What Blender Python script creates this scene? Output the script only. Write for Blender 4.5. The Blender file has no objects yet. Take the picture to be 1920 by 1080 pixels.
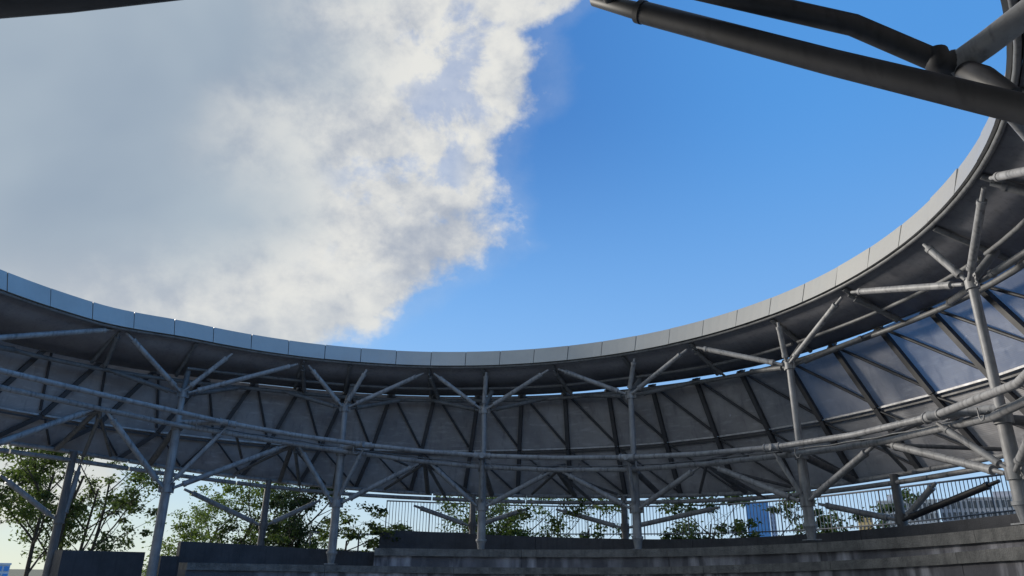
import bpy, math, random
from math import sin, cos, pi, radians, degrees, atan2, hypot, sqrt
from mathutils import Vector, Matrix, noise
random.seed(7)
scene = bpy.context.scene
COL = scene.collection

# ------------------------------------------------------------------ camera
PITCH, ROLL, FPX = 0.3693, 0.0113, 1387.0
_F = Vector((0, cos(PITCH), sin(PITCH)))
_R0 = Vector((1, 0, 0)); _U0 = _R0.cross(_F)
_R = _R0 * cos(ROLL) + _U0 * sin(ROLL)
_U = -_R0 * sin(ROLL) + _U0 * cos(ROLL)
cd = bpy.data.cameras.new('camera'); cam = bpy.data.objects.new('camera', cd); COL.objects.link(cam)
cd.sensor_fit = 'HORIZONTAL'; cd.sensor_width = 36.0; cd.lens = 36.0 * FPX / 1920.0
cd.clip_start = 0.05; cd.clip_end = 6000
cam.matrix_world = Matrix(((_R.x, _U.x, -_F.x, 0), (_R.y, _U.y, -_F.y, 0), (_R.z, _U.z, -_F.z, 0), (0, 0, 0, 1)))
scene.camera = cam

def ray(px, py):
    return (_F + _R * ((px - 960) / FPX) + _U * ((540 - py) / FPX))

# ------------------------------------------------------------------ world
SUN_AZ, SUN_EL = -62.0, 17.0          # azimuth from +Y towards +X, degrees
scene.view_settings.view_transform = 'Standard'; scene.view_settings.look = 'None'
scene.view_settings.gamma = 1.0; scene.view_settings.exposure = 0.0
w = bpy.data.worlds.new("World"); scene.world = w; w.use_nodes = True
def build_world():
    nt = w.node_tree; N = nt.nodes; L = nt.links; N.clear()
    def n(t, **k):
        o = N.new(t)
        for a, b in k.items(): setattr(o, a, b)
        return o
    def m(op, a, b=None, c=None, clamp=False):
        o = n('ShaderNodeMath', operation=op, use_clamp=clamp)
        for i, v in enumerate((a, b, c)):
            if v is None: continue
            if isinstance(v, (int, float)): o.inputs[i].default_value = v
            else: L.new(v, o.inputs[i])
        return o.outputs[0]
    def rng(v, a, b, c=0.0, d=1.0, smooth=True):
        o = n('ShaderNodeMapRange', interpolation_type='SMOOTHSTEP' if smooth else 'LINEAR')
        L.new(v, o.inputs[0])
        for i, x in enumerate((a, b, c, d)): o.inputs[i + 1].default_value = x
        return o.outputs[0]
    def mix(f, a, b):
        o = n('ShaderNodeMix', data_type='RGBA')
        if isinstance(f, (int, float)): o.inputs[0].default_value = f
        else: L.new(f, o.inputs[0])
        for i, v in ((6, a), (7, b)):
            if isinstance(v, tuple): o.inputs[i].default_value = (*v, 1)
            else: L.new(v, o.inputs[i])
        return o.outputs[2]
    def noi(vec, scale, detail=8, rough=.55, dist=0.0):
        o = n('ShaderNodeTexNoise'); o.inputs['Scale'].default_value = scale; o.inputs['Detail'].default_value = detail
        o.inputs['Roughness'].default_value = rough; o.inputs['Distortion'].default_value = dist
        L.new(vec, o.inputs['Vector']); return o.outputs['Fac']
    sky = n('ShaderNodeTexSky', sky_type='NISHITA', sun_disc=False)
    sky.sun_elevation = radians(SUN_EL); sky.sun_rotation = radians(SUN_AZ)
    sky.air_density = 1.0; sky.dust_density = 0.3; sky.ozone_density = 2.5
    geo = n('ShaderNodeTexCoord'); v = geo.outputs['Generated']
    sep = n('ShaderNodeSeparateXYZ'); L.new(v, sep.inputs[0]); x, y, z = sep.outputs
    az = m('ARCTAN2', x, y)                       # radians, + = right
    el = m('ARCSINE', z)
    # boundary azimuth as a function of elevation: a FloatCurve (el 0..1 rad -> az)
    pts = [(1250, -60), (1095, 5), (1000, 60), (1040, 130), (1030, 190), (960, 250), (940, 330), (965, 460), (840, 545), (745, 600), (650, 645), (560, 690), (430, 760), (330, 840), (200, 950)]
    ea = []
    for p in pts:
        d = ray(*p).normalized(); ea.append((math.asin(d.z), atan2(d.x, d.y)))
    ea.sort()
    fc = n('ShaderNodeFloatCurve'); c = fc.mapping.curves[0]
    AZ0, AZ1 = -0.9, 0.9
    c.points[0].location = (0, (ea[0][1] - .25 - AZ0) / (AZ1 - AZ0)); c.points[1].location = (1, .95)
    for e, a in ea: c.points.new(e / 1.3, (a - AZ0) / (AZ1 - AZ0))
    for p_ in c.points: p_.handle_type = 'VECTOR'
    fc.mapping.update()
    L.new(m('DIVIDE', el, 1.3), fc.inputs[1])
    azb = m('MULTIPLY_ADD', fc.outputs[0], AZ1 - AZ0, AZ0)
    s = m('SUBTRACT', azb, az)                    # > 0 inside the cloud
    map_ = n('ShaderNodeMapping'); map_.inputs['Scale'].default_value = (1, 1, 1.15); L.new(v, map_.inputs[0]); vv = map_.outputs[0]
    nb = noi(vv, 4.3, 12, .6, .15)
    nf = noi(vv, 14.0, 10, .58, .1)
    nd = noi(vv, 2.2, 4, .5, .3)
    nw = noi(vv, 38.0, 6, .6, .1)
    e1 = m('ADD', s, m('MULTIPLY', m('SUBTRACT', nb, .5), .17))
    e1 = m('ADD', e1, m('MULTIPLY', m('SUBTRACT', nf, .5), .17))
    e1 = m('ADD', e1, m('MULTIPLY', m('SUBTRACT', nw, .5), .035))
    cov = rng(e1, -.018, .05)
    # thin veil with holes in the band close to the edge
    band = m('MULTIPLY', rng(s, .02, .09), rng(s, .30, .17)); band = m('MULTIPLY', band, rng(el, .36, .47))
    nh = noi(vv, 8.0, 10, .6, .2)
    hole = m('MULTIPLY', band, rng(nh, .52, .62))
    cov = m('MULTIPLY', cov, m('SUBTRACT', 1.0, m('MULTIPLY', hole, .42)))
    # a soft thin veil just outside the edge
    veil = m('MULTIPLY', rng(m('ADD', s, m('MULTIPLY', m('SUBTRACT', nb, .5), .25)), -.06, .0), .12)
    cov = m('MAXIMUM', cov, veil)
    # brightness inside the cloud: bright lit puffs near the edge, grey-blue deep inside
    deep = rng(m('ADD', s, m('MULTIPLY', m('SUBTRACT', nd, .5), .4)), .26, .50)
    puff = m('ADD', m('ADD', m('MULTIPLY', nf, .42), m('MULTIPLY', nb, .46)), m('MULTIPLY', nw, .12))
    lit = rng(puff, .36, .59)
    edgec = mix(lit, CLOUD_SHADE, CLOUD_LIT)
    deepc = mix(rng(nd, .35, .65), CLOUD_DEEP_A, CLOUD_DEEP_B)
    cc = mix(deep, edgec, deepc)
    low = rng(el, .42, .16)
    cc = mix(m('MULTIPLY', low, .72), cc, CLOUD_LOW)
    hs = n('ShaderNodeMix', data_type='RGBA', blend_type='MULTIPLY'); hs.inputs[0].default_value = 1.0
    L.new(sky.outputs[0], hs.inputs[6]); hs.inputs[7].default_value = SKY_TINT
    base = hs.outputs[2]
    hi = mix(rng(az, -.05, .5), (.5, 1.95, 5.6), (.85, 3.25, 7.9))
    deepblue = mix(rng(el, .28, .62), (1.35, 3.8, 8.2), hi)
    base = mix(.8, base, deepblue)
    # pale haze in the air towards the horizon, warmer on the sun's side
    hz = m('POWER', m('SUBTRACT', 1.0, m('MAXIMUM', z, 0.0), clamp=True), 5.5)
    hcol = mix(rng(az, -.75, .35), HAZE_WARM, HAZE_COOL)
    base = mix(m('MULTIPLY', hz, .97), base, hcol)
    cc = mix(m('MULTIPLY', m('POWER', m('SUBTRACT', 1.0, m('MAXIMUM', z, 0.0), clamp=True), 14.0), .9), cc, hcol)
    fin = mix(cov, base, cc)
    bg = n('ShaderNodeBackground'); bg.inputs[1].default_value = 0.1; L.new(fin, bg.inputs[0])
    out = n('ShaderNodeOutputWorld'); L.new(bg.outputs[0], out.inputs[0])
# radiance (times the 0.1 background strength)
CLOUD_LIT = (7.9, 7.9, 7.6); CLOUD_SHADE = (3.9, 4.4, 5.3)
CLOUD_DEEP_A = (3.1, 3.9, 4.9); CLOUD_DEEP_B = (4.1, 4.9, 5.7)
CLOUD_LOW = (6.3, 6.7, 6.9); HAZE_WARM = (8.4, 8.7, 6.9); HAZE_COOL = (6.3, 7.8, 9.0)
SKY_TINT = (1.45, 2.2, 2.65, 1)
build_world()

sl = bpy.data.lights.new('sun', 'SUN'); sl.energy = 3.8; sl.angle = radians(14); sl.color = (1.0, .93, .82)
so = bpy.data.objects.new('sun', sl); COL.objects.link(so)
_d = Vector((sin(radians(SUN_AZ)) * cos(radians(SUN_EL)), cos(radians(SUN_AZ)) * cos(radians(SUN_EL)), sin(radians(SUN_EL))))
so.rotation_euler = _d.to_track_quat('Z', 'Y').to_euler(); so.location = _d * 60

# ------------------------------------------------------------------ materials
def mat(name, col, rough=.6, metal=0.0, col2=None, nscale=4.0, streak=0.0, bump=0.0, bscale=40.0, transl=None, spec=.5, stain=None):
    """painted / cast surface: base colour varied by noise, optional vertical streaks, bump"""
    mt = bpy.data.materials.new(name); mt.use_nodes = True; nt = mt.node_tree; N = nt.nodes; L = nt.links
    b = N['Principled BSDF']; b.inputs['Roughness'].default_value = rough; b.inputs['Metallic'].default_value = metal
    b.inputs['Specular IOR Level'].default_value = spec
    tc = N.new('ShaderNodeTexCoord'); oc = N.new('ShaderNodeNewGeometry').outputs['Position']
    no = N.new('ShaderNodeTexNoise'); no.inputs['Scale'].default_value = nscale; no.inputs['Detail'].default_value = 8; no.inputs['Roughness'].default_value = .65
    L.new(oc, no.inputs['Vector'])
    mx = N.new('ShaderNodeMix'); mx.data_type = 'RGBA'
    mr = N.new('ShaderNodeMapRange'); mr.inputs[1].default_value = .35; mr.inputs[2].default_value = .68
    L.new(no.outputs[0], mr.inputs[0]); L.new(mr.outputs[0], mx.inputs[0])
    mx.inputs[6].default_value = (*col, 1); mx.inputs[7].default_value = (*(col2 or [c * .75 for c in col]), 1)
    last = mx.outputs[2]
    if streak:
        mp = N.new('ShaderNodeMapping'); mp.inputs['Scale'].default_value = (9, 9, .7); L.new(oc, mp.inputs[0])
        n2 = N.new('ShaderNodeTexNoise'); n2.inputs['Scale'].default_value = 1.6; n2.inputs['Detail'].default_value = 6; L.new(mp.outputs[0], n2.inputs['Vector'])
        r2 = N.new('ShaderNodeMapRange'); r2.inputs[1].default_value = .5; r2.inputs[2].default_value = .72; r2.inputs[4].default_value = streak; L.new(n2.outputs[0], r2.inputs[0])
        m2 = N.new('ShaderNodeMix'); m2.data_type = 'RGBA'; L.new(r2.outputs[0], m2.inputs[0]); L.new(last, m2.inputs[6])
        m2.inputs[7].default_value = (*(stain or (.03, .03, .035)), 1); last = m2.outputs[2]
    L.new(last, b.inputs['Base Color'])
    r3 = N.new('ShaderNodeMapRange'); r3.inputs[3].default_value = rough - .1; r3.inputs[4].default_value = min(1, rough + .15)
    L.new(no.outputs[0], r3.inputs[0]); L.new(r3.outputs[0], b.inputs['Roughness'])
    if bump:
        n3 = N.new('ShaderNodeTexNoise'); n3.inputs['Scale'].default_value = bscale; n3.inputs['Detail'].default_value = 6; L.new(oc, n3.inputs['Vector'])
        bp = N.new('ShaderNodeBump'); bp.inputs['Strength'].default_value = bump; bp.inputs['Distance'].default_value = .02
        L.new(n3.outputs[0], bp.inputs['Height']); L.new(bp.outputs[0], b.inputs['Normal'])
    if transl:
        t = N.new('ShaderNodeBsdfTranslucent'); t.inputs[0].default_value = (*transl[0], 1)
        ms = N.new('ShaderNodeMixShader'); ms.inputs[0].default_value = transl[1]
        L.new(b.outputs[0], ms.inputs[1]); L.new(t.outputs[0], ms.inputs[2]); L.new(ms.outputs[0], N['Material Output'].inputs[0])
    return mt
M = {}
M['steel'] = mat('grey_painted_steel', (.37, .37, .38), .5, 0, (.23, .23, .24), 3.0, .6, .1, 60)
M['steel_dark'] = mat('dark_painted_steel', (.20, .205, .215), .5, 0, (.13, .133, .14), 3.0, .4, .1, 60)
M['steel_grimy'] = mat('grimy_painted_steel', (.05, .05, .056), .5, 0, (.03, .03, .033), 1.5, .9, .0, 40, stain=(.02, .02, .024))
M['steel_mid'] = mat('sooty_painted_steel', (.19, .185, .19), .5, 0, (.12, .117, .12), 2.5, .6, .2, 40, stain=(.04, .04, .045))
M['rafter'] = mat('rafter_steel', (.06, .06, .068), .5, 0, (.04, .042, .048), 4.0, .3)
M['fascia'] = mat('fascia_panel_metal', (.46, .45, .43), .36, .35, (.39, .38, .365), .7, .2, 0, 60, stain=(.36, .36, .36))
M['seam'] = mat('seam_gasket', (.03, .03, .035), .7)
M['soffit'] = mat('soffit_sheet', (.30, .30, .33), .6, 0, (.22, .22, .25), 2.0, .25)
M['roof'] = mat('roof_sheet', (.4, .41, .42), .5, 0)
M['concrete'] = mat('dark_weathered_concrete', (.12, .12, .13), .85, 0, (.06, .06, .068), 2.2, .5, .5, 25, stain=(.03, .03, .034))
M['concrete_edge'] = mat('rough_concrete_edge', (.22, .215, .21), .9, 0, (.10, .10, .10), 3.0, .3, .8, 30, stain=(.04, .04, .042))
M['concrete_stain'] = mat('stained_concrete_riser', (.13, .13, .15), .85, 0, (.09, .09, .105), 1.5, .0, .4, 30)
M['wallpaint'] = mat('dark_wall_render', (.085, .087, .10), .8, 0, (.06, .062, .072), 2.0, .3, .4, 40)
M['purlin'] = mat('pale_purlin', (.60, .60, .62), .5, .1, (.36, .36, .37), 5.0, .2)
M['foot'] = mat('galvanised_foot', (.42, .43, .45), .5, .2, (.25, .26, .28), 6.0, .4)
M['rail'] = mat('rail_dark_paint', (.20, .21, .23), .5, 0)
M['paving'] = mat('pit_paving', (.36, .35, .34), .9, 0, (.28, .28, .27), 1.0, 0, .4, 20)
M['ground'] = mat('ground_grass', (.08, .10, .05), .95, 0, (.12, .11, .08), .1)
M['bark'] = mat('bark', (.10, .085, .07), .9, 0, (.05, .045, .04), 8.0, 0, .5, 30)
M['bwhite'] = mat('pale_facade', (.75, .75, .78), .8, 0, (.66, .66, .7), .05)
M['bgrey'] = mat('grey_facade', (.55, .55, .6), .8, 0, (.46, .46, .5), .05)
M['byellow'] = mat('yellow_facade', (.9, .68, .34), .8, 0, (.8, .55, .25), .1)
M['bglass'] = mat('blue_glass', (.10, .36, .80), .3, .0, (.08, .28, .68), .08)
M['bglass2'] = mat('window_glass', (.06, .08, .11), .15, .2)
def lime_stains(mt):
    nt = mt.node_tree; N = nt.nodes; L = nt.links; b = N['Principled BSDF']; src = b.inputs['Base Color'].links[0].from_socket
    pos = N.new('ShaderNodeNewGeometry').outputs['Position']
    def noi(sc, scale, det):
        mp = N.new('ShaderNodeMapping'); mp.inputs['Scale'].default_value = scale; L.new(pos, mp.inputs[0])
        o = N.new('ShaderNodeTexNoise'); o.inputs['Scale'].default_value = sc; o.inputs['Detail'].default_value = det; L.new(mp.outputs[0], o.inputs['Vector']); return o.outputs[0]
    def mr(v, a, c):
        o = N.new('ShaderNodeMapRange'); L.new(v, o.inputs[0]); o.inputs[1].default_value = a; o.inputs[2].default_value = c; return o.outputs[0]
    mu = N.new('ShaderNodeMath'); mu.operation = 'MULTIPLY'; L.new(mr(noi(2.6, (1.3, 1.3, .35), 9), .42, .68), mu.inputs[0]); L.new(mr(noi(.45, (1, 1, .3), 2), .42, .58), mu.inputs[1])
    mx = N.new('ShaderNodeMix'); mx.data_type = 'RGBA'; L.new(mu.outputs[0], mx.inputs[0]); L.new(src, mx.inputs[6]); mx.inputs[7].default_value = (.50, .50, .56, 1)
    L.new(mx.outputs[2], b.inputs['Base Color'])
lime_stains(M['concrete_stain'])
def skin_material(tr=.12, tc=(.35, .36, .40), nm='cladding_sheet'):
    mt = bpy.data.materials.new(nm); mt.use_nodes = True; nt = mt.node_tree; N = nt.nodes; L = nt.links
    b = N['Principled BSDF']; pos = N.new('ShaderNodeNewGeometry').outputs['Position']
    def noi(sc, det, scale=(1, 1, 1)):
        mp = N.new('ShaderNodeMapping'); mp.inputs['Scale'].default_value = scale; L.new(pos, mp.inputs[0])
        o = N.new('ShaderNodeTexNoise'); o.inputs['Scale'].default_value = sc; o.inputs['Detail'].default_value = det; o.inputs['Roughness'].default_value = .65
        L.new(mp.outputs[0], o.inputs['Vector']); return o.outputs[0]
    def mr(v, a, b_, c=0, d=1):
        o = N.new('ShaderNodeMapRange'); L.new(v, o.inputs[0])
        for i, x in enumerate((a, b_, c, d)): o.inputs[i + 1].default_value = x
        return o.outputs[0]
    def mix(f, a, c):
        o = N.new('ShaderNodeMix'); o.data_type = 'RGBA'; L.new(f, o.inputs[0])
        for i, v in ((6, a), (7, c)):
            if isinstance(v, tuple): o.inputs[i].default_value = (*v, 1)
            else: L.new(v, o.inputs[i])
        return o.outputs[2]
    c1 = mix(mr(noi(.9, 8), .38, .62), (.43, .42, .43), (.29, .285, .30))
    c2 = mix(mr(noi(2.0, 8, (1, 1, 5)), .54, .66, 0, .6), c1, (.55, .55, .57))
    c3 = mix(mr(noi(1.1, 10, (5, 5, .8)), .54, .68, 0, .5), c2, (.16, .16, .18))
    c4 = mix(mr(noi(3.3, 3), .735, .75), c3, (.6, .62, .7))
    L.new(c4, b.inputs['Base Color']); b.inputs['Roughness'].default_value = .8; b.inputs['Specular IOR Level'].default_value = .2
    # fine corrugation running along the sheet
    wv = N.new('ShaderNodeTexWave'); wv.wave_type = 'BANDS'; wv.bands_direction = 'Z'; wv.inputs['Scale'].default_value = 9.0
    L.new(pos, wv.inputs['Vector']); bp = N.new('ShaderNodeBump'); bp.inputs['Strength'].default_value = .15; bp.inputs['Distance'].default_value = .02
    L.new(wv.outputs[1], bp.inputs['Height']); L.new(bp.outputs[0], b.inputs['Normal'])
    t = N.new('ShaderNodeBsdfTranslucent'); t.inputs[0].default_value = (*tc, 1)
    ms = N.new('ShaderNodeMixShader'); ms.inputs[0].default_value = tr
    L.new(b.outputs[0], ms.inputs[1]); L.new(t.outputs[0], ms.inputs[2]); L.new(ms.outputs[0], N['Material Output'].inputs[0])
    return mt
M['skin'] = skin_material()
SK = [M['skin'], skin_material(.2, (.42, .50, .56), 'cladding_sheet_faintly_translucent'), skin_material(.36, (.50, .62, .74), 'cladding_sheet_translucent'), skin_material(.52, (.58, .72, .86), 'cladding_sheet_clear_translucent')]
def leaf_mat(name, c, c2, tr):
    mt = bpy.data.materials.new(name); mt.use_nodes = True; nt = mt.node_tree; N = nt.nodes; L = nt.links
    b = N['Principled BSDF']; pos = N.new('ShaderNodeNewGeometry')
    no = N.new('ShaderNodeTexNoise'); no.inputs['Scale'].default_value = .9; no.inputs['Detail'].default_value = 5; L.new(pos.outputs['Position'], no.inputs['Vector'])
    mr = N.new('ShaderNodeMapRange'); mr.inputs[1].default_value = .35; mr.inputs[2].default_value = .65; L.new(no.outputs[0], mr.inputs[0])
    mx = N.new('ShaderNodeMix'); mx.data_type = 'RGBA'; L.new(mr.outputs[0], mx.inputs[0]); mx.inputs[6].default_value = (*c, 1); mx.inputs[7].default_value = (*c2, 1)
    L.new(mx.outputs[2], b.inputs['Base Color']); b.inputs['Roughness'].default_value = .6
    t = N.new('ShaderNodeBsdfTranslucent'); t.inputs[0].default_value = (*tr, 1)
    ms = N.new('ShaderNodeMixShader'); ms.inputs[0].default_value = .4
    L.new(b.outputs[0], ms.inputs[1]); L.new(t.outputs[0], ms.inputs[2]); L.new(ms.outputs[0], N['Material Output'].inputs[0])
    return mt
M['leaf'] = leaf_mat('leaf_green', (.045, .075, .025), (.025, .045, .015), (.14, .21, .04))
M['leaf_bright'] = leaf_mat('leaf_bright', (.06, .11, .03), (.035, .065, .02), (.19, .28, .05))
M['leaf_dark'] = leaf_mat('leaf_dark', (.03, .05, .02), (.02, .032, .015), (.07, .12, .03))

# ------------------------------------------------------------------ mesh helpers
WORG = {}
class MB:
    def __init__(s): s.v = []; s.f = []; s.sm = []; s.mi = []
    def add(s, vs, fs, smooth=False, mi=0):
        o = len(s.v); s.v += [tuple(v) for v in vs]; s.f += [tuple(i + o for i in f) for f in fs]
        s.sm += [smooth] * len(fs); s.mi += [mi] * len(fs); return s
    def tube(s, pts, r, seg=14, cap=True, mi=0):
        pts = [Vector(p) for p in pts]; n = len(pts)
        rs = r if isinstance(r, (list, tuple)) else [r] * n
        closed = (pts[0] - pts[-1]).length < 1e-6 and n > 3
        ref = None; rings = []
        for i, p in enumerate(pts):
            if closed: a = pts[i - 1 if i else -2]; b = pts[i + 1 if i < n - 1 else 1]; t = (b - a)
            else: t = pts[min(i + 1, n - 1)] - pts[max(i - 1, 0)]
            t.normalize()
            if ref is None: ref = Vector((0, 0, 1)) if abs(t.z) < .9 else Vector((1, 0, 0))
            u = ref - t * ref.dot(t); u.normalize(); ref = u; v = t.cross(u)
            rings.append([p + (u * cos(2 * pi * k / seg) + v * sin(2 * pi * k / seg)) * rs[i] for k in range(seg)])
        vs = [q for rg in rings for q in rg]
        fs = [(i * seg + k, i * seg + (k + 1) % seg, (i + 1) * seg + (k + 1) % seg, (i + 1) * seg + k) for i in range(n - 1) for k in range(seg)]
        s.add(vs, fs, True, mi)
        if cap and not closed:
            s.add(rings[0], [tuple(range(seg))[::-1]], False, mi); s.add(rings[-1], [tuple(range(seg))], False, mi)
        return s
    def box(s, c, sx, sy, sz, ax=None, mi=0):
        """box centred at c, half sizes, ax = (x,y,z) unit axes"""
        c = Vector(c); X, Y, Z = ax or (Vector((1, 0, 0)), Vector((0, 1, 0)), Vector((0, 0, 1)))
        vs = [c + X * (sx * i) + Y * (sy * j) + Z * (sz * k) for i in (-1, 1) for j in (-1, 1) for k in (-1, 1)]
        s.add(vs, [(0, 1, 3, 2), (4, 6, 7, 5), (0, 4, 5, 1), (2, 3, 7, 6), (0, 2, 6, 4), (1, 5, 7, 3)], False, mi); return s
    def bar(s, a, b, w, h, up=Vector((0, 0, 1)), mi=0):
        a = Vector(a); b = Vector(b); t = b - a; l = t.length; t.normalize()
        x = t.cross(up); x.normalize(); y = x.cross(t)
        return s.box((a + b) / 2, l / 2, w / 2, h / 2, (t, x, y), mi)
    def build(s, name, mats, parent=None, bevel=0):
        me = bpy.data.meshes.new(name)
        xs = [v[0] for v in s.v]; ys = [v[1] for v in s.v]; zs = [v[2] for v in s.v]
        o = Vector(((min(xs) + max(xs)) / 2, (min(ys) + max(ys)) / 2, min(zs)))
        me.from_pydata([(v[0] - o.x, v[1] - o.y, v[2] - o.z) for v in s.v], [], s.f)
        me.polygons.foreach_set('use_smooth', s.sm); me.polygons.foreach_set('material_index', s.mi)
        for m_ in (mats if isinstance(mats, (list, tuple)) else [mats]): me.materials.append(m_)
        me.update()
        ob = bpy.data.objects.new(name, me); COL.objects.link(ob)
        WORG[ob.name] = o
        if parent: ob.parent = parent; ob.location = o - WORG[parent.name]
        else: ob.location = o
        if bevel:
            bm = ob.modifiers.new('bevel', 'BEVEL'); bm.width = bevel; bm.segments = 2; bm.limit_method = 'ANGLE'
        return ob
def tag(o, label=None, cat=None, group=None, kind=None):
    if label: o['label'] = label
    if cat: o['category'] = cat
    if group: o['group'] = group
    if kind: o['kind'] = kind
    return o
def empty(name, loc, parent=None):
    o = bpy.data.objects.new(name, None); COL.objects.link(o); loc = Vector(loc); o.empty_display_size = .3
    WORG[o.name] = loc; o.location = loc - (WORG[parent.name] if parent else Vector())
    if parent: o.parent = parent
    return o

# ------------------------------------------------------------------ ring geometry
C0 = Vector((-2.2104, 12.5058, 0))
def P(R, a, z):
    a = radians(a); return Vector((C0.x + R * sin(a), C0.y + R * cos(a), z))
def onR(R, px, py):
    """where the sight line meets the far side of the vertical cylinder R: azimuth (deg), height"""
    d = ray(px, py); a = d.x ** 2 + d.y ** 2; b = -2 * (d.x * C0.x + d.y * C0.y); c = C0.x ** 2 + C0.y ** 2 - R * R
    q = d * ((-b + sqrt(max(b * b - 4 * a * c, 0))) / (2 * a))
    return degrees(atan2(q.x - C0.x, q.y - C0.y)), q.z
def ringfn(R, pts, closez=None):
    """height of a ring by azimuth: measured along the seen arc, eased to its mean elsewhere"""
    k = sorted(onR(R, *p) for p in pts)
    zm = closez if closez is not None else sum(z for _, z in k) / len(k)
    k2 = [(k[0][0] - 70, zm)] + k + [(k[-1][0] + 70, zm)]
    def raw(a):
        while a < -180 + 20: a += 360
        while a > 180 + 20: a -= 360
        if a <= k2[0][0] or a >= k2[-1][0]: return zm
        for (a0, z0), (a1, z1) in zip(k2, k2[1:]):
            if a0 <= a <= a1:
                t = (a - a0) / max(a1 - a0, 1e-6); return z0 + (z1 - z0) * t
        return zm
    def f(a):
        return sum(raw(a + d) * w_ for d, w_ in ((-9, .1), (-4.5, .22), (0, .36), (4.5, .22), (9, .1)))
    return f
def arc(R, f, a0, a1, step=2.0):
    n = max(1, int(round(abs(a1 - a0) / step)))
    return [P(R, a0 + (a1 - a0) * i / n, f(a0 + (a1 - a0) * i / n)) for i in range(n + 1)]

RC = 10.3
COLAZ = [-73.0, -41.8, -16.0, 7.8, 33.5, 61.0, 92.5, 117, 149.6, 190, 211, 231, 251, 271]
VAZ = [-88, -53.5, -24.0, -2.0, 20.6, 46.0, 74.5, 103.5, 129, 165.5, 200.5, 221, 241, 261]
Z_NODE = ringfn(RC, [(345, 740), (648, 765), (908, 770), (1181, 740), (1483, 685), (1825, 530)])
Z_LOW = ringfn(RC, [(320, 915), (630, 945), (902, 950), (1188, 955), (1527, 940), (1898, 890)])
Z_FOOT = ringfn(RC, [(625, 1062), (905, 1032), (1195, 1032), (1530, 1012), (1900, 985)])
MAZ = {1: -35.9, 2: -13.0, 3: 8.4, 4: 35.6, 5: 62.0, 6: 89.8}
JAZ = {1: -35.2, 2: -12.5, 3: 8.2, 4: 33.9, 5: 59.2, 6: 86.8}
R1, R2 = 9.75, 10.12
Z_R1 = ringfn(R1, [(0, 690), (200, 741), (420, 792), (680, 834), (905, 855), (1180, 858), (1460, 838), (1620, 812), (1770, 775), (1920, 715)], 3.0)
Z_R2 = ringfn(R2, [(0, 722), (130, 752), (330, 797), (550, 832), (760, 862), (905, 877), (1180, 882), (1400, 861), (1533, 847), (1644, 830), (1722, 816), (1872, 783)], 3.0)
RO = 12.15
Z_O1 = ringfn(RO, [(80, 836), (342, 880), (467, 897), (630, 913), (751, 924), (914, 928), (1160, 931), (1420, 924), (1517, 916), (1675, 891), (1833, 863)])
Z_O2 = ringfn(RO - .15, [(17, 844), (200, 872), (467, 908), (600, 923), (724, 931), (914, 939), (1106, 943), (1420, 935), (1578, 919), (1794, 886), (1900, 868)])
RS0, RSM, RS1 = 11.4, 11.86, 12.33
Z_S0 = ringfn(RS0, [(70, 645), (260, 692), (490, 720), (720, 740), (905, 743), (1000, 742), (1180, 729), (1310, 712), (1440, 689), (1560, 650), (1700, 592), (1880, 508)], 5.3)
Z_SM = ringfn(RSM, [(720, 845), (925, 845), (1050, 842), (1200, 835), (1400, 812), (1540, 790), (1700, 752), (1920, 690)], 3.7)
Z_S1 = lambda a: Z_O1(a) + .02
RF0, RF1, ZF0, ZF1 = 9.7, 9.85, 6.0, 6.48
RSO = 11.22
Z_SO = ringfn(RSO, [(0, 637), (250, 690), (490, 717.5), (720, 738), (905, 740), (1050, 736), (1180, 721.5), (1310, 704.5), (1440, 680.5), (1560, 641), (1700, 590), (1880, 507)], 5.38)

canopy = empty('circular_canopy', (C0.x, C0.y, -1.6))
tag(canopy, 'large ring-shaped steel and sheet canopy with an open centre, carried on branching grey tube columns', 'canopy')

def RIM(a):
    a = (a + 180) % 360 - 180
    if a > -42: return 0.0
    t = min(1, (-42 - a) / 16.0) if a > -90 else max(0, 1 - (-90 - a) / 50.0)
    return -.16 * t * t * (3 - 2 * t)
# fascia panels: equal panels all the way round, with dark gaps between
PA = degrees(.1096) * 360 / (57 * degrees(.1096)) if False else 360 / 57.0
S0 = 90 - degrees(2.4818)   # azimuth of seam 0 minus: seams at az = 90 - deg(a + b k)
for k in range(57):
    a0 = S0 + k * 6.28 if k < 40 and False else S0 + k * PA; a1 = a0 + PA; g = .055
    mb = MB(); n = 4; th = .06; jr = random.uniform(-.008, .008); jt = random.uniform(-.012, .012); jz = random.uniform(-.004, .004)
    vi = []; 
    for i in range(n + 1):
        a = a0 + g + (a1 - a0 - 2 * g) * i / n
        vi += [P(RF0 + jr, a, ZF0 + jz + RIM(a)), P(RF1 + jt, a, ZF1 + jz + RIM(a)), P(RF1 + jt + th, a, ZF1 + jz + RIM(a)), P(RF0 + jr + th, a, ZF0 + jz + RIM(a))]
    fs = []
    for i in range(n):
        for j in range(4): fs.append((4 * i + j, 4 * i + 4 + j, 4 * i + 4 + (j + 1) % 4, 4 * i + (j + 1) % 4))
    fs += [(0, 1, 2, 3), (4 * n + 3, 4 * n + 2, 4 * n + 1, 4 * n)]
    mb.add(vi, fs)
    mb.build('fascia_panel', M['fascia'], canopy)
mb = MB()   # dark backing behind the fascia gaps, and the small drip lip below
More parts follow.
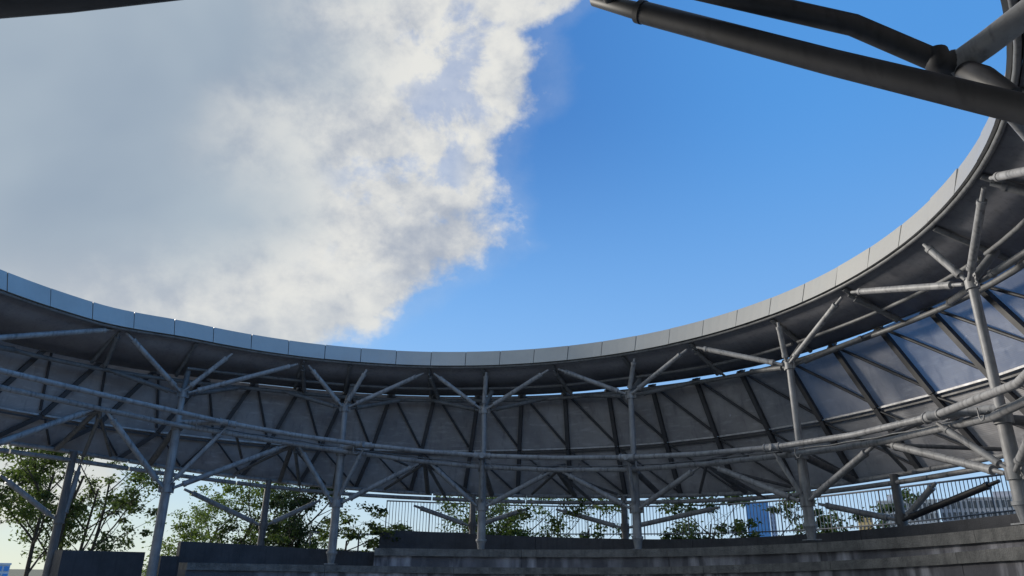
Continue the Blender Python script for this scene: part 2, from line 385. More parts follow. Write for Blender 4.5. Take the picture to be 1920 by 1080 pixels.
def revolve(mb, prof, step=3.0, mi=0, smooth=True, a0=0, a1=360, closed=True):
    n = int(round((a1 - a0) / step)); m_ = len(prof); full = abs(a1 - a0 - 360) < 1e-6
    vs = []
    for i in range(n if full else n + 1):
        a = a0 + (a1 - a0) * i / n
        for R, z in prof:
            zz = z(a) if callable(z) else z
            vs.append(P(R, a, zz))
    fs = []
    for i in range(n):
        i2 = (i + 1) % n if full else i + 1
        for j in range(m_ if closed else m_ - 1):
            j2 = (j + 1) % m_
            fs.append((i * m_ + j, i2 * m_ + j, i2 * m_ + j2, i * m_ + j2))
    if not full and closed: fs += [tuple(range(m_))[::-1], tuple(n * m_ + j for j in range(m_))]
    mb.add(vs, fs, smooth, mi); return mb
revolve(mb, [(RF0 + .10, lambda a: RIM(a) + ZF0 + .01), (RF1 + .05, lambda a: RIM(a) + ZF1 - .006), (RF1 + .16, lambda a: RIM(a) + ZF1 - .006), (RF0 + .16, lambda a: RIM(a) + ZF0 + .01)], 2.0, smooth=False)
mb.build('fascia_backing', M['seam'], canopy)
mb = MB(); mb.tube([P(RF0 + .10, a, ZF0 - .035 + RIM(a)) for a in range(0, 361, 3)], .045, 8); mb.build('inner_edge_tube', M['steel_dark'], canopy)
# soffit and roof sheet
mb = MB(); revolve(mb, [(RF0 + .17, lambda a: RIM(a) + ZF0 - .01), (RSO, Z_SO), (RSO, lambda a: Z_SO(a) + .03), (RF0 + .17, lambda a: RIM(a) + ZF0 + .02)], 3.0)
mb.build('soffit', M['soffit'], canopy)
mb = MB(); revolve(mb, [(RF1 + .17, lambda a: RIM(a) + ZF1 - .04), (RSO + .02, lambda a: Z_SO(a) + .10), (RSO + .02, lambda a: Z_SO(a) + .14), (RF1 + .17, lambda a: RIM(a) + ZF1 - .012)], 3.0)
mb.build('roof_sheet', M['roof'], canopy)
mb = MB(); revolve(mb, [(RSO + .025, lambda a: Z_SO(a) - .02), (RSO + .045, lambda a: Z_SO(a) - .02), (RSO + .045, lambda a: Z_SO(a) + .16), (RSO + .025, lambda a: Z_SO(a) + .16)], 3.0)
mb.build('outer_edge_strip', M['steel_dark'], canopy)
# radial soffit beams
for k in range(28):
    a = (VAZ + COLAZ)[k]
    z0 = Z_SO(a)
    mb = MB(); mb.tube([P(9.86, a, 5.93), P(11.15, a, z0 - .07)], .055, 8); mb.build('soffit_beam', M['steel_dark'], canopy)
# chord under the gap
for k in range(14):
    a0 = COLAZ[k]; a1 = COLAZ[(k + 1) % 14]
    if a1 < a0: a1 += 360
    mb = MB(); mb.tube(arc(11.08, lambda a: Z_SO(a) - .22, a0, a1, 3), .06, 10); mb.build('upper_chord', M['steel_dark'], canopy)

# cladding panels, rafters, braces, purlins
RAFT = [5.9 + 7.2 * i for i in range(-25, 25)]
def drift(a):
    d = a - 24
    d = (d + 180) % 360 - 180
    return .075 * (d if abs(d) < 70 else math.copysign(70 * (180 - abs(d)) / 110, d))
for i, a in enumerate(RAFT):
    b = a + 7.2; n = 3; g = .04; th = .02
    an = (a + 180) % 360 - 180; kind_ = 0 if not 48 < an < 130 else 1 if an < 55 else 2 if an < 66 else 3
    for prof, up_ in (([(RS0, Z_S0, 0), ((RS0 + RSM) / 2, lambda q: (Z_S0(q) + Z_SM(q)) / 2, .5), (RSM - .004, Z_SM, 1)], True), ([(RSM + .004, lambda q: Z_SM(q) + .015, 1), ((RSM + RS1) / 2, lambda q: (Z_SM(q) + Z_S1(q)) / 2, 1.4), (RS1, Z_S1, 1.8)], False)):
        vs = []; mb = MB()
        for j in range(n + 1):
            q = a + g + (b - a - 2 * g) * j / n
            for dR in (0, th):
                for R, zf, dm in prof: q2 = q + drift(q) * dm; vs.append(P(R + dR, q2, zf(q2)))
        fs = []
        for j in range(n):
            o = j * 6; p_ = o + 6
            for m_ in range(2):
                fs.append((o + m_, o + m_ + 1, p_ + m_ + 1, p_ + m_)); fs.append((o + 3 + m_, p_ + 3 + m_, p_ + 4 + m_, o + 4 + m_))
            fs.append((o, p_, p_ + 3, o + 3)); fs.append((o + 2, o + 5, p_ + 5, p_ + 2))
        for o in (0, 6 * n):
            fs += [(o, o + 3, o + 4, o + 1), (o + 1, o + 4, o + 5, o + 2)]
        mb.add(vs, fs)
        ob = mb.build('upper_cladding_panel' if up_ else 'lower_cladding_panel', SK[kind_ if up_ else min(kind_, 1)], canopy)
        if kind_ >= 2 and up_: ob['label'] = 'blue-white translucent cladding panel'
    ri = .085
    am = a + drift(a); ab = a + 1.8 * drift(a); bm_ = b + drift(b); bb = b + 1.8 * drift(b)
    out = P(1, a, 0) - C0
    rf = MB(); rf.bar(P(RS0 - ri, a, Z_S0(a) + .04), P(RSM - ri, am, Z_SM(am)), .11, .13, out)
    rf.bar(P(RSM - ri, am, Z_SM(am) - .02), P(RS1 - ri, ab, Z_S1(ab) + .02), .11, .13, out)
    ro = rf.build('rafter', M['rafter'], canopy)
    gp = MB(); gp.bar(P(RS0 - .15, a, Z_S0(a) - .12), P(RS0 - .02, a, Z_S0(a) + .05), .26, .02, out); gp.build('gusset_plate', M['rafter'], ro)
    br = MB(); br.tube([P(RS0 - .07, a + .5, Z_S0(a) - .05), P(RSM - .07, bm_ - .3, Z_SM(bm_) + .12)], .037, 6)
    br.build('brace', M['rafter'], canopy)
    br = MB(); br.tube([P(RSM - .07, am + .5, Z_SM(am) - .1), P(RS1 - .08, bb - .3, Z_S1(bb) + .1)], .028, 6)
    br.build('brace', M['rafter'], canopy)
    pu = MB(); pu.bar(P(RSM - .05, am + .35, Z_SM(am)), P(RSM - .05, bm_ - .35, Z_SM(bm_)), .045, .045); pu.build('purlin', M['purlin'], canopy)
mb = MB(); revolve(mb, [(RSM - .035, lambda a: Z_SM(a) - .07), (RSM - .005, lambda a: Z_SM(a) - .07), (RSM - .005, lambda a: Z_SM(a) - .11), (RSM - .035, lambda a: Z_SM(a) - .11)], 3.0, smooth=False)
mb.build('sheet_joint_strip', M['rafter'], canopy)

# strut with tapered, collared ends
def strut(a, b, r, name, mt, parent, taper=True, seg=12, sleeve=True):
    a = Vector(a); b = Vector(b); L_ = (b - a).length; t = (b - a) / L_
    e = min(.32, L_ * .16) if taper else 0
    mb = MB()
    if taper:
        mb.tube([a, a + t * e], [r * .5, r * .62], seg); mb.tube([a + t * e * .85, b - t * e * .85], r, seg); mb.tube([b - t * e, b], [r * .62, r * .5], seg)
        if sleeve:
            for c_, s_ in ((a + t * e * .85, 1), (b - t * e * .85, -1)): mb.tube([c_ - t * .02 * s_, c_ + t * .05 * s_], r * 1.14, seg)
    else: mb.tube([a, b], r, seg)
    return mb.build(name, mt, parent)

# inner columns
RC0 = RC
for k, a in enumerate(COLAZ):
    RC = 11.4 if k == 8 else RC0
    vl = VAZ[k]; vr = VAZ[(k + 1) % 14]
    if k == 13: vr = VAZ[0] + 360
    zf, zl, zn = Z_FOOT(a), Z_LOW(a), Z_NODE(a)
    if k < 2 or k > 6: zf = -2.17
    zr = Z_R2(a)
    if k == 8: zl, zr = 1.45, 3.35
    colm = MB()
    colm.tube([P(RC, a, zf + .28), P(RC, a, zl + .1), P(RC, a, zr - .1)], [.125, .118, .108], 18)
    colm.tube([P(RC, a, zr - .12), P(RC, a, zn + .05)], [.088, .08], 16)
    c = colm.build('column', M['steel'], canopy)
    f = MB(); f.tube([P(RC, a, zf), P(RC, a, zf + .22), P(RC, a, zf + .30)], [.085, .12, .15], 16)
    f.tube([P(RC, a, zf + .29), P(RC, a, zf + .35)], .16, 16); f.box(P(RC, a, zf + .012), .16, .16, .012)
    f.build('foot', M['foot'], c)
    for zz, rr in ((zl, .15), (zr, .15), (zn, .115)):
        s = MB(); s.tube([P(RC, a, zz - .10), P(RC, a, zz + .10)], rr, 16); s.build('collar', M['steel'], c)
    rd = P(1, a, 0) - C0; tg = Vector((rd.y, -rd.x, 0))
    for zz, h_ in ((zn + .03, .17), (zl + .03, .2)):
        g_ = MB(); g_.box(P(RC, a, zz), h_, .012, h_ * .7, (tg, rd, Vector((0, 0, 1))))
        for u_ in (-.8, .8):
            for v_ in (-.4, .4): q_ = P(RC, a, zz) + tg * (h_ * u_) + Vector((0, 0, h_ * v_)); g_.tube([q_ - rd * .03, q_ + rd * .03], .018, 6)
        g_.build('gusset_plate', M['steel'], c)
    strut(P(RC - .1, a - .6, zn + .03), P(9.92, vl + .9, 5.80), .068, 'strut', M['steel'], c)
    strut(P(RC - .1, a + .6, zn + .03), P(9.92, vr - .9, 5.80), .068, 'strut', M['steel'], c)
    strut(P(RC - .1, a, zn + .08), P(9.88, MAZ.get(k, a), 5.82), .068, 'strut', M['steel'], c)
    strut(P(RC, a, zn + .05), P(10.75, a + 1, Z_SO(a) + .1), .075, 'strut', M['steel_dark'], c, False)
    for s_ in (-1, 1):
        strut(P(RC + .08, a + .6 * s_, zn), P(11.05, a + 10 * s_, Z_SO(a + 10 * s_) - .2), .065, 'strut', M['steel_dark'], c)
    # lower branches
    if k < 8:
        ja = JAZ.get(k, a + .8); strut(P(RC - .1, a, zl + .06), P(R1 + .03, ja, Z_R1(ja) - .12), .06, 'strut', M['steel'], c)
    if k != 9: strut(P(RC - .08, a - .8, zl + .02), P(R2, vl + 1.0, Z_R2(vl) - .05), .074, 'strut', M['steel'], c)
    if k != 8: strut(P(RC - .08, a + .8, zl + .02), P(R2, vr - 1.0, Z_R2(vr) - .05), .074, 'strut', M['steel'], c)
    strut(P(RC + .1, a, zr - .03), P(RO - .12, a, Z_O1(a) + .02), .085, 'strut', M['steel_mid'], c, False)
    # from the branching point back to the outer chords
RC = RC0
for k, v in enumerate(VAZ):
    if v == 165.5: continue
    if k < 9:
        for s_ in (-1, 1): strut(P(R2 + .05, v, Z_R2(v) - .04), P(RO - .15, v + 6.5 * s_, Z_O1(v + 6.5 * s_) + .05), .042, 'ring_strut', M['steel_mid'], canopy, False)
    strut(P(R2 + .08, v, Z_R2(v)), P(RO - .12, v, Z_O1(v) + .02), .07, 'ring_strut', M['steel_mid'], canopy, False)
    strut(P(R2, v + .3, Z_R2(v) - .05), P(RO - .2, v + 3, Z_O2(v) - .02), .05, 'ring_strut', M['steel_dark'], canopy)
    strut(P(9.95, v, 5.78), P(11.05, v + 1.5, Z_SO(v) - .2), .06, 'ring_strut', M['steel_dark'], canopy)
# ring tubes with joints
for k in range(14):
    a0 = JAZ.get(k, COLAZ[k] + .8); a1 = JAZ.get(k + 1, COLAZ[(k + 1) % 14] + .8) if k < 13 else COLAZ[0] + 360.8
    h = (a0 + a1) / 2
    mb = MB(); mb.tube([P(R1, a0, Z_R1(a0)), P(R1, h, Z_R1(h)), P(R1, a1, Z_R1(a1))], .068, 14)
    if k not in (7, 8): mb.build('inner_ring_tube', M['steel'], canopy)
    j = MB(); j.tube([P(R1, a0 - 1.1, Z_R1(a0 - 1.1)), P(R1, a0 + 1.1, Z_R1(a0 + 1.1))], .092, 14)
    j.tube([P(R1 - .11, a0, Z_R1(a0)), P(RC, COLAZ[k], Z_R1(a0) - .06)], .08, 14)
    for s_ in (-1.25, 1.25): j.tube([P(R1, a0 + s_ - .12, Z_R1(a0 + s_)), P(R1, a0 + s_ + .12, Z_R1(a0 + s_))], .108, 14)
    if k != 8: j.build('ring_joint', M['steel'], canopy)
    v = VAZ[(k + 1) % 14] if k < 13 else VAZ[0] + 360
    mb = MB(); mb.tube([P(R2, COLAZ[k], Z_R2(COLAZ[k])), P(R2, v, Z_R2(v)), P(R2, COLAZ[(k + 1) % 14], Z_R2(COLAZ[(k + 1) % 14]))], .066, 14)
    if k != 8: mb.build('middle_ring_tube', M['steel'], canopy)
for k in range(1, 7):
    a0 = COLAZ[k] + .5; a1 = COLAZ[k + 1] - .5 if k < 6 else 113
    mb = MB(); mb.tube([P(R2 + .02, a0 + (a1 - a0) * i / 12, Z_R2(a0 + (a1 - a0) * i / 12) + .115 + .012 * sin(i * 2.3)) for i in range(13)], .016, 6); mb.build('conduit', M['steel_dark'], canopy)
    mb = MB(); mb.tube([P(R1, a0 + 1.3, Z_R1(a0) - .09), P(R1, a0 + 1.3, Z_R1(a0) - .24), P(R1, a0 + 1.6, Z_R1(a0) - .31), P(R1, a0 + 2.0, Z_R1(a0) - .30), P(R1, a0 + 2.2, Z_R1(a0) - .24)], .014, 6); mb.build('hook', M['steel'], canopy)
    mb = MB(); mb.tube(arc(10.6, lambda a: Z_SO(a) + .06, a0, a1, 3), .045, 8); mb.build('soffit_ring_tube', M['steel_dark'], canopy)
    for q in (1, 2):
        v = a0 + (a1 - a0) * q / 3
        mb = MB(); mb.tube([P(R2, v, Z_R2(v)), P(RSM - .1, v + (3 if q == 1 else -3), Z_SM(v) - .5)], .04, 8); mb.build('tie_strut', M['steel_mid'], canopy)
for k in range(25):
    a0 = RAFT[2 * k]; a1 = a0 + 14.4
    for nm, R, zf, r in (('upper_outer_chord', RO, Z_O1, .058), ('lower_outer_chord', RO - .15, Z_O2, .058)):
        mb = MB(); mb.tube(arc(R, zf, a0 + .1, a1 - .1, 5), r, 10); mb.build(nm, M['steel'], canopy)

# outer columns
ROC = 12.0
OC = [(-76, None, None), (-51.5, (0, 891), (150, 872)), (-25.6, (345, 917), (600, 938)), (5.0, (776, 948), (992, 953)), (28.1, (1043, 955), (1350, 951)), (66.4, (1535, 945), (1755, 905)), (95, None, None), (125, None, None), (155, None, None), (185, None, None), (215, None, None), (245, None, None)]
Z_OL = ringfn(ROC, [(110, 975), (493, 985), (886, 985), (1172, 990), (1690, 975)])
for a, pl, pr in OC:
    zb = -1.6 if a < -45 or a > 90 else .5; zt = Z_O1(a); zl = Z_OL(a)
    mb = MB(); mb.tube([P(ROC, a, zb), P(ROC, a, zt)], [.11, .09], 14); mb.tube([P(ROC, a, zl - .1), P(ROC, a, zl + .12)], .13, 14)
    c = mb.build('outer_column', M['steel_mid'], canopy)
    for s_, pp in ((-1, pl), (1, pr)):
        if pp: aa, zz = onR(12.1, *pp)
        else: aa, zz = a + s_ * 11, Z_O2(a + s_ * 11) - .12
        strut(P(ROC, a + .4 * s_, zl), P(12.1, aa, zz), .07, 'strut', M['steel'], c)
    if 60 < a < 70:
        aa, zz = onR(12.1, 1882, 902); strut(P(ROC - .1, a + .6, zl - .02), P(12.0, aa, zz), .07, 'strut', M['steel_grimy'], c)
# near-side members that pass overhead, right and left
def at(px, py, depth): return ray(px, py) * depth
def near_tube(name, pts, r, mt, taper0=False):
    pts = [at(*p) if isinstance(p, tuple) else p for p in pts]; mb = MB()
    mb.tube(pts, r, 24)
    if taper0:
        t = (pts[0] - pts[1]).normalized(); mb.tube([pts[0] + t * .004, pts[0] + t * .42, pts[0] + t * .44], [r * .8, r * .62, r * .4], 24)
        mb.tube([pts[0] - t * .03, pts[0] + t * .012], r * 1.07, 24)
    return mb.build(name, mt, canopy)
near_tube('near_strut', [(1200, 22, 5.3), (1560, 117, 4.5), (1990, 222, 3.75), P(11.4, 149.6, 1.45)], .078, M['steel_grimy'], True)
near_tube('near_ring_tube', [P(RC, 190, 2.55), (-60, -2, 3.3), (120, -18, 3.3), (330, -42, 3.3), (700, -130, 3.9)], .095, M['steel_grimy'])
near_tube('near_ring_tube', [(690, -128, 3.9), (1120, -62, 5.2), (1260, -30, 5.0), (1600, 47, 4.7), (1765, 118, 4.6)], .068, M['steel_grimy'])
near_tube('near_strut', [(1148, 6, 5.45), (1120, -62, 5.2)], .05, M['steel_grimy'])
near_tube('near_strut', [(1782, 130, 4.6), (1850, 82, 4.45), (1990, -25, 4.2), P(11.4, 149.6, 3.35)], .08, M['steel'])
mb = MB(); p0 = at(1757, 112, 4.58); p1 = at(1800, 128, 4.6); mb.tube([p0 + Vector((0, 0, .06)), p0 - Vector((0, 0, .02)), (p0 + p1) / 2, p1], [.07, .085, .09, .075], 16)
p2 = at(1845, 158, 4.3); mb.tube([p1, p2 + Vector((0, 0, .04)), at(1900, 180, 4.1)], [.06, .075, .05], 16)
mb.tube([at(1768, 98, 4.6), at(1772, 104, 4.6)], .02, 10)
mb.build('near_ring_joint', M['steel_grimy'], canopy)
# ------------------------------------------------------------------ ground, terraces
def disc(name, R, z, m_, inner=0):
    mb = MB(); n = 72; vs = [P(R, 360 * i / n, z) for i in range(n)]; mb.add(vs, [tuple(range(n))[::-1]]); o = mb.build(name, m_)
    return tag(o, kind='structure')
mb = MB(); mb.add([(-3000, -1500, -2.2), (3000, -1500, -2.2), (3000, 4000, -2.2), (-3000, 4000, -2.2)], [(0, 1, 2, 3)]); tag(mb.build('ground', M['ground']), kind='structure')
tag(disc('pit_floor', 15.0, -2.17, M['paving']), kind='structure')
ZT = ringfn(11.3, [(720, 992), (900, 1002), (1100, 1009), (1290, 1012), (1500, 1003), (1700, 985), (1920, 960)], 1.1)
A_END = onR(11.3, 713, 992)[0]
terr = empty('seating_terrace', P(10, 30, -2.2))
tag(terr, 'dark curved concrete seating steps with streaked risers below the railing, rising to the right', 'terrace')
ZW = ringfn(10.0, [(905, 1030), (1195, 1030), (1500, 1019), (1900, 986)], .66)
Z1 = ringfn(10.0, [(905, 1042), (1195, 1043), (1500, 1034), (1900, 1005)], .5)
Z2 = ringfn(9.4, [(905, 1064), (1195, 1064), (1500, 1055), (1900, 1025)], .2)
def step_part(name, prof, mt, a0, a1):
    n = max(1, int(round((a1 - a0) / 23.0)))
    for i in range(n):
        p0 = a0 + (a1 - a0) * i / n; p1 = a0 + (a1 - a0) * (i + 1) / n - .07; jr = random.uniform(-.006, .006)
        mb = MB(); revolve(mb, [(R + (jr if q in (0, 1) else 0), z) for q, (R, z) in enumerate(prof)], 2.0, smooth=False, a0=p0, a1=p1); mb.build(name, mt, terr)
AE = 112
step_part('top_wall', [(11.3, -2.2), (11.3, ZT), (11.62, ZT), (11.62, -2.2)], M['wallpaint'], A_END, AE)
step_part('step_edge', [(9.95, lambda a: ZW(a) - .2), (9.95, ZW), (11.29, ZW), (11.29, lambda a: ZW(a) - .2)], M['concrete_edge'], A_END - .6, AE)
step_part('riser', [(10.02, -2.2), (10.02, lambda a: ZW(a) - .203), (11.28, lambda a: ZW(a) - .203), (11.28, -2.2)], M['concrete_stain'], A_END - .6, AE)
step_part('step_edge', [(9.30, lambda a: Z2(a) - .17), (9.30, Z2), (10.01, Z2), (10.01, lambda a: Z2(a) - .17)], M['concrete_edge'], A_END - 30, AE)
step_part('riser', [(9.36, -2.2), (9.36, lambda a: Z2(a) - .173), (10.01, lambda a: Z2(a) - .173), (10.01, -2.2)], M['concrete_stain'], A_END - 30, AE)
for i in range(4):
    R = 8.7 - .62 * i; dz = .42 * (i + 1)
    step_part('step_edge', [(R, lambda a, d=dz: Z2(a) - d - .15), (R, lambda a, d=dz: Z2(a) - d), (R + .65, lambda a, d=dz: Z2(a) - d), (R + .65, lambda a, d=dz: Z2(a) - d - .15)], M['concrete_edge'], -60, AE)
    step_part('riser', [(R + .06, -2.2), (R + .06, lambda a, d=dz: Z2(a) - d - .153), (R + .64, lambda a, d=dz: Z2(a) - d - .153), (R + .64, -2.2)], M['concrete'], -60, AE)
ZL = ringfn(11.3, [(340, 1014), (440, 1019), (600, 1030), (712, 1037)])
AL0 = onR(11.3, 340, 1014)[0]
lw = empty('low_wall', P(11.3, -20, -2.2)); tag(lw, 'low dark curved wall between the left gap and the higher terrace wall', 'wall')
mb = MB(); revolve(mb, [(11.3, -2.2), (11.3, ZL), (11.6, ZL), (11.6, -2.2)], 2.0, smooth=False, a0=AL0, a1=A_END - .05); mb.build('wall_body', M['wallpaint'], lw)
mb = MB(); revolve(mb, [(10.3, -2.2), (10.3, lambda a: ZL(a) - .55), (11.29, lambda a: ZL(a) - .55), (11.29, -2.2)], 2.0, smooth=False, a0=AL0 + 3, a1=A_END - .6); mb.build('base_ledge', M['concrete_edge'], lw)
a0 = onR(11.3, 303, 1042)
mb = MB(); revolve(mb, [(11.32, -2.2), (11.32, a0[1]), (11.55, a0[1]), (11.55, -2.2)], 2.0, smooth=False, a0=a0[0], a1=AL0 - .03); mb.build('wall_step', M['wallpaint'], lw)
b0 = onR(11.3, 118, 1031); b1 = onR(11.3, 272, 1039)
mb = MB(); revolve(mb, [(11.3, -2.2), (11.3, b0[1]), (11.75, b0[1]), (11.75, -2.2)], 2.0, smooth=False, a0=b0[0], a1=b1[0])
tag(mb.build('wall_block', M['wallpaint']), 'short free-standing dark wall block at lower left between two leaning grey columns', 'wall')

# ------------------------------------------------------------------ railings
def railing(name, label, R, top, bot, a0, a1, bar_step, post_every, r_bar, rtop, mid=False):
    rt = ringfn(R, top); rb = ringfn(R, bot); e = empty(name, P(R, a0, rb(a0))); tag(e, label, 'railing')
    n = max(1, int(round((a1 - a0) / post_every)))
    for i in range(n):
        p0 = a0 + (a1 - a0) * i / n; p1 = a0 + (a1 - a0) * (i + 1) / n
        if bar_step:
            m_ = int(round((p1 - p0) / bar_step)); mb = MB()
            for j in range(1, m_):
                q = p0 + (p1 - p0) * j / m_; mb.tube([P(R, q, rb(q)), P(R, q, rt(q))], r_bar, 5)
            mb.build('bar_panel', M['rail'], e)
    for i in range(n + 1):
        q = a0 + (a1 - a0) * i / n; mb = MB(); mb.tube([P(R, q, rb(q) - .25), P(R, q, rt(q) + .02)], max(r_bar * 1.7, .019), 8); mb.build('post', M['rail'], e)
    mb = MB(); mb.tube(arc(R, rt, a0, a1, 3), rtop, 8); mb.build('top_rail', M['rail'], e)
    mb = MB(); mb.tube(arc(R, lambda a: rb(a) + .06, a0, a1, 3), rtop * .8, 8); mb.build('bottom_rail', M['rail'], e)
RT = [(725, 938), (1100, 950), (1400, 945), (1600, 924), (1750, 905), (1920, 884)]; RB = [(725, 1000), (1100, 1005), (1400, 1003), (1650, 990), (1920, 958)]
railing('bar_railing', 'long curved grey railing of close vertical bars above the terrace wall', 14.0, RT, RB, onR(14, 726, 940)[0], 118, .42, 6.0, .011, .024)
railing('pipe_railing', 'thin open pipe railing beyond the low wall, left of the close-barred railing', 14.0, [(583, 997), (715, 1004)], [(583, 1031), (715, 1040)], onR(14, 583, 1000)[0], onR(14, 718, 1000)[0], 0, 3.2, .016, .017)
# walkway behind the wall that carries the railings
mb = MB(); revolve(mb, [(11.63, -2.2), (11.63, .95), (14.3, .95), (14.3, -2.2)], 3.0, smooth=False, a0=A_END, a1=AE); tag(mb.build('walkway', M['concrete']), kind='structure')
mb = MB(); revolve(mb, [(11.63, -2.2), (11.63, .3), (14.3, .3), (14.3, -2.2)], 3.0, smooth=False, a0=AL0, a1=A_END - .06); tag(mb.build('lower_walkway', M['concrete']), kind='structure')

# ------------------------------------------------------------------ trees
def tree(name, label, base, height, crown, leafm, nleaf, trunk_r, stems=1, lean=0.0, leaf=.16, seed=1, spread=.55, group=None, cat='tree', bare=.35, umb=False, sub=64):
    rnd = random.Random(seed); bx_, by_, bz_ = base
    e = empty(name, base); tag(e, label, cat, group)
    tr = MB(); tips = []
    def limb(p, d, L_, r, lvl):
        pts = [p]; rs = [r]; n = 5; q = p.copy(); dd = d.copy()
        for i in range(n):
            dd = (dd + Vector((rnd.uniform(-1, 1), rnd.uniform(-1, 1), rnd.uniform(-.4, .7))) * (.12 + .05 * lvl)).normalized()
            q = q + dd * (L_ / n); pts.append(q.copy()); rs.append(r * (1 - .6 * (i + 1) / n))
        tr.tube(pts, rs, 7 if lvl < 2 else 5, cap=False)
        if lvl >= 2:
            tips.extend(pts[2:]); return
        k = 5 if lvl == 0 else 4
        for i in range(k):
            t = bare + (1 - bare) * (i + rnd.random()) / k if lvl == 0 else .3 + .7 * (i + rnd.random()) / k
            ii = min(n - 1, int(t * n)); pp = pts[ii].lerp(pts[ii + 1], t * n - ii)
            az_ = rnd.uniform(0, 2 * pi); up = rnd.uniform(.15, .8) if not umb else rnd.uniform(-.05, .25)
            nd_ = (dd * .35 + Vector((cos(az_), sin(az_), up)) * spread * 1.6).normalized()
            limb(pp, nd_, L_ * rnd.uniform(.45, .62) * (1.25 if umb else 1), rs[ii] * .55, lvl + 1)
        if lvl == 1: tips.extend(pts[3:])
    for s_ in range(stems):
        off = Vector((rnd.uniform(-.5, .5) * (stems > 1), rnd.uniform(-.3, .3) * (stems > 1), 0))
        d = Vector((lean + (rnd.uniform(-.18, .18) if stems > 1 else rnd.uniform(-.05, .05)), rnd.uniform(-.1, .1), 1)).normalized()
        limb(Vector(base) + off, d, height * .8 * rnd.uniform(.9, 1.05), trunk_r, 0)
    tr.build('trunk', M['bark'], e)
    # leaves: small bent blades in clusters round the twigs
    vs = []; fs = []; ms = []
    cl = [rnd.choice(tips) + Vector((rnd.gauss(0, .22), rnd.gauss(0, .22), rnd.gauss(0, .14 if umb else .2))) * crown for _ in range(max(8, int(nleaf * 1.05) // sub))]
    for c in cl:
        sz = rnd.uniform(.12, .40) * crown
        for _ in range(sub):
            g = Vector((rnd.gauss(0, 1), rnd.gauss(0, 1), rnd.gauss(0, .35 if umb else .6))) * sz * .6
            p = c + g
            d = Vector((rnd.uniform(-1, 1), rnd.uniform(-1, 1), rnd.uniform(-.9, .3))).normalized(); s2 = d.cross(Vector((rnd.uniform(-1, 1), rnd.uniform(-1, 1), rnd.uniform(-1, 1)))).normalized()
            l_ = leaf * .8 * rnd.uniform(.6, 1.25); w_ = l_ * .27; o = len(vs)
            up = d.cross(s2) * (l_ * .12)
            vs += [p, p + d * l_ * .45 + s2 * w_ + up, p + d * l_, p + d * l_ * .45 - s2 * w_ + up]; fs.append((o, o + 1, o + 2, o + 3))
    cm = MB(); cm.add(vs, fs); cm.build('crown', leafm, e)
    return e
def gpt(px, dist, z=-2.2):
    d = ray(px, 1077); d.z = 0; d = d.normalized() * dist; return (d.x, d.y, z)
SC = 1.0
tree('leafy_tree', 'tall slender dark green tree behind the leftmost leaning column', gpt(62, 27), 6.4, .85, M['leaf'], 7500, .085, 2, .05, .15, 11, .5, bare=.3)
tree('leafy_tree', 'slender multi-stemmed green tree right behind the free-standing wall block', gpt(125, 29), 6.6, .95, M['leaf'], 8500, .075, 3, .10, .15, 12, .55, bare=.3)
tree('leafy_tree', 'yellowish green foliage cut off by the left edge of the photo', gpt(-45, 27), 5.2, 1.0, M['leaf_bright'], 5000, .08, 2, -.02, .15, 13, .5)
tree('leafy_tree', 'bushy bright green tree above the low wall, left of the outer column', gpt(395, 30), 5.0, 1.2, M['leaf_bright'], 11000, .10, 2, 0, .15, 14, .6, bare=.25)
tree('leafy_tree', 'dense dark tree behind the outer column above the low wall', gpt(510, 29), 5.2, .95, M['leaf_dark'], 10000, .12, 2, 0, .16, 15, .6, bare=.25)
tree('flat_crowned_tree', 'small tree with a flat layered crown beside the thin pipe railing', gpt(655, 25), 4.1, .8, M['leaf'], 4200, .07, 1, .02, .15, 16, .75, umb=True, bare=.6)
tree('leafy_bush', 'rounded bright green bush behind the railing right of the central column', gpt(945, 27), 4.6, 1.2, M['leaf_bright'], 9000, .09, 3, 0, .15, 17, .6, bare=.3)
tree('sparse_tree', 'sparse young tree with thin branches behind the railing near the centre', gpt(1075, 25), 4.4, .75, M['leaf'], 1900, .045, 2, .05, .17, 18, .6, bare=.35)
tree('sparse_tree', 'open thin-branched tree behind the railing, left of the blue tower', gpt(1335, 25), 4.6, .8, M['leaf'], 3000, .05, 2, -.05, .18, 19, .65, bare=.4)
tree('sparse_tree', 'leafy tree behind the railing, right of the blue tower', gpt(1520, 24), 4.6, .65, M['leaf'], 3600, .06, 2, 0, .18, 20, .65, bare=.4)

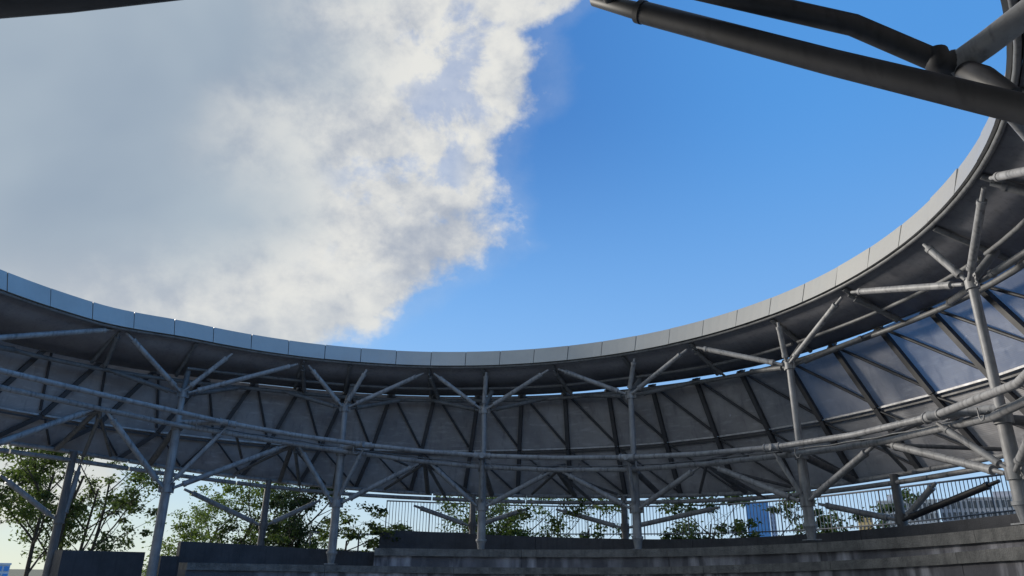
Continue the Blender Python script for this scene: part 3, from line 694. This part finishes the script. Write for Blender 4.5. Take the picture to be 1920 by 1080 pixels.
# ------------------------------------------------------------------ far buildings
def building(name, label, px0, px1, pytop, dist, depth, wall, win, rows, cols, fr=.62, zb=-2.2, roofbox=None, cat='building'):
    d0 = ray(px0, 1000); d1 = ray(px1, 1000)
    a = Vector((d0.x, d0.y, 0)).normalized() * dist; b = Vector((d1.x, d1.y, 0)).normalized() * dist
    dt = ray((px0 + px1) / 2, pytop); zt = dt.z / hypot(dt.x, dt.y) * dist
    X = (b - a); W = X.length; X.normalize(); Y = Vector((-X.y, X.x, 0))
    e = empty(name, ((a + b) / 2).to_tuple()[:2] + (zb,)); tag(e, label, cat)
    mb = MB(); mb.box((a + b) / 2 + Y * depth / 2 + Vector((0, 0, (zt + zb) / 2)), W / 2, depth / 2, (zt - zb) / 2, (X, Y, Vector((0, 0, 1)))); mb.build('wall', wall, e)
    if roofbox:
        mb = MB(); mb.box(a + X * W * roofbox[0] + Y * depth / 2 + Vector((0, 0, zt + roofbox[2] / 2)), W * roofbox[1] / 2, depth / 3, roofbox[2] / 2, (X, Y, Vector((0, 0, 1)))); mb.build('roof_plant_room', wall, e)
    mb = MB(); mb.box((a + b) / 2 + Y * depth / 2 + Vector((0, 0, zt + .2)), W / 2 + .15, depth / 2 + .15, .2, (X, Y, Vector((0, 0, 1)))); mb.build('parapet', wall, e)
    H = zt - zb; ch = H / rows; cw = W / cols
    for r in range(rows):
        z = zb + ch * (r + .5)
        if z < -1.5: continue
        mb = MB()
        for c in range(cols):
            q = a + X * (cw * (c + .5)) + Vector((0, 0, z)) - Y * .06
            mb.box(q, cw * fr / 2, .05, ch * .33, (X, Y, Vector((0, 0, 1))))
        mb.build('window_band', win, e)
building('glass_tower', 'distant bright blue glass tower seen through the railing', 1403, 1446, 943, 420, 14, M['bglass'], M['bglass'], 14, 4, .86)
building('pale_tower', 'distant pale slab directly right of the blue glass tower', 1447, 1458, 950, 430, 14, M['bwhite'], M['bglass2'], 16, 2, .3)
building('yellow_building', 'small distant yellow building behind the railing', 1612, 1640, 966, 260, 14, M['byellow'], M['bglass2'], 8, 4, .3)
building('grey_block', 'pale grey distant apartment block with rooftop boxes behind the right railing', 1655, 1768, 940, 230, 18, M['bwhite'], M['bglass2'], 8, 12, .5, roofbox=(.3, .25, 2.2))
building('grey_block', 'wide grey distant block at the right end behind the railing', 1772, 1990, 934, 240, 18, M['bgrey'], M['bglass2'], 8, 20, .5, roofbox=(.6, .2, 2.0))
building('low_block', 'low pale blue building at the lower left corner', -70, 34, 1059, 200, 14, M['bwhite'], M['bglass'], 2, 8, .7)
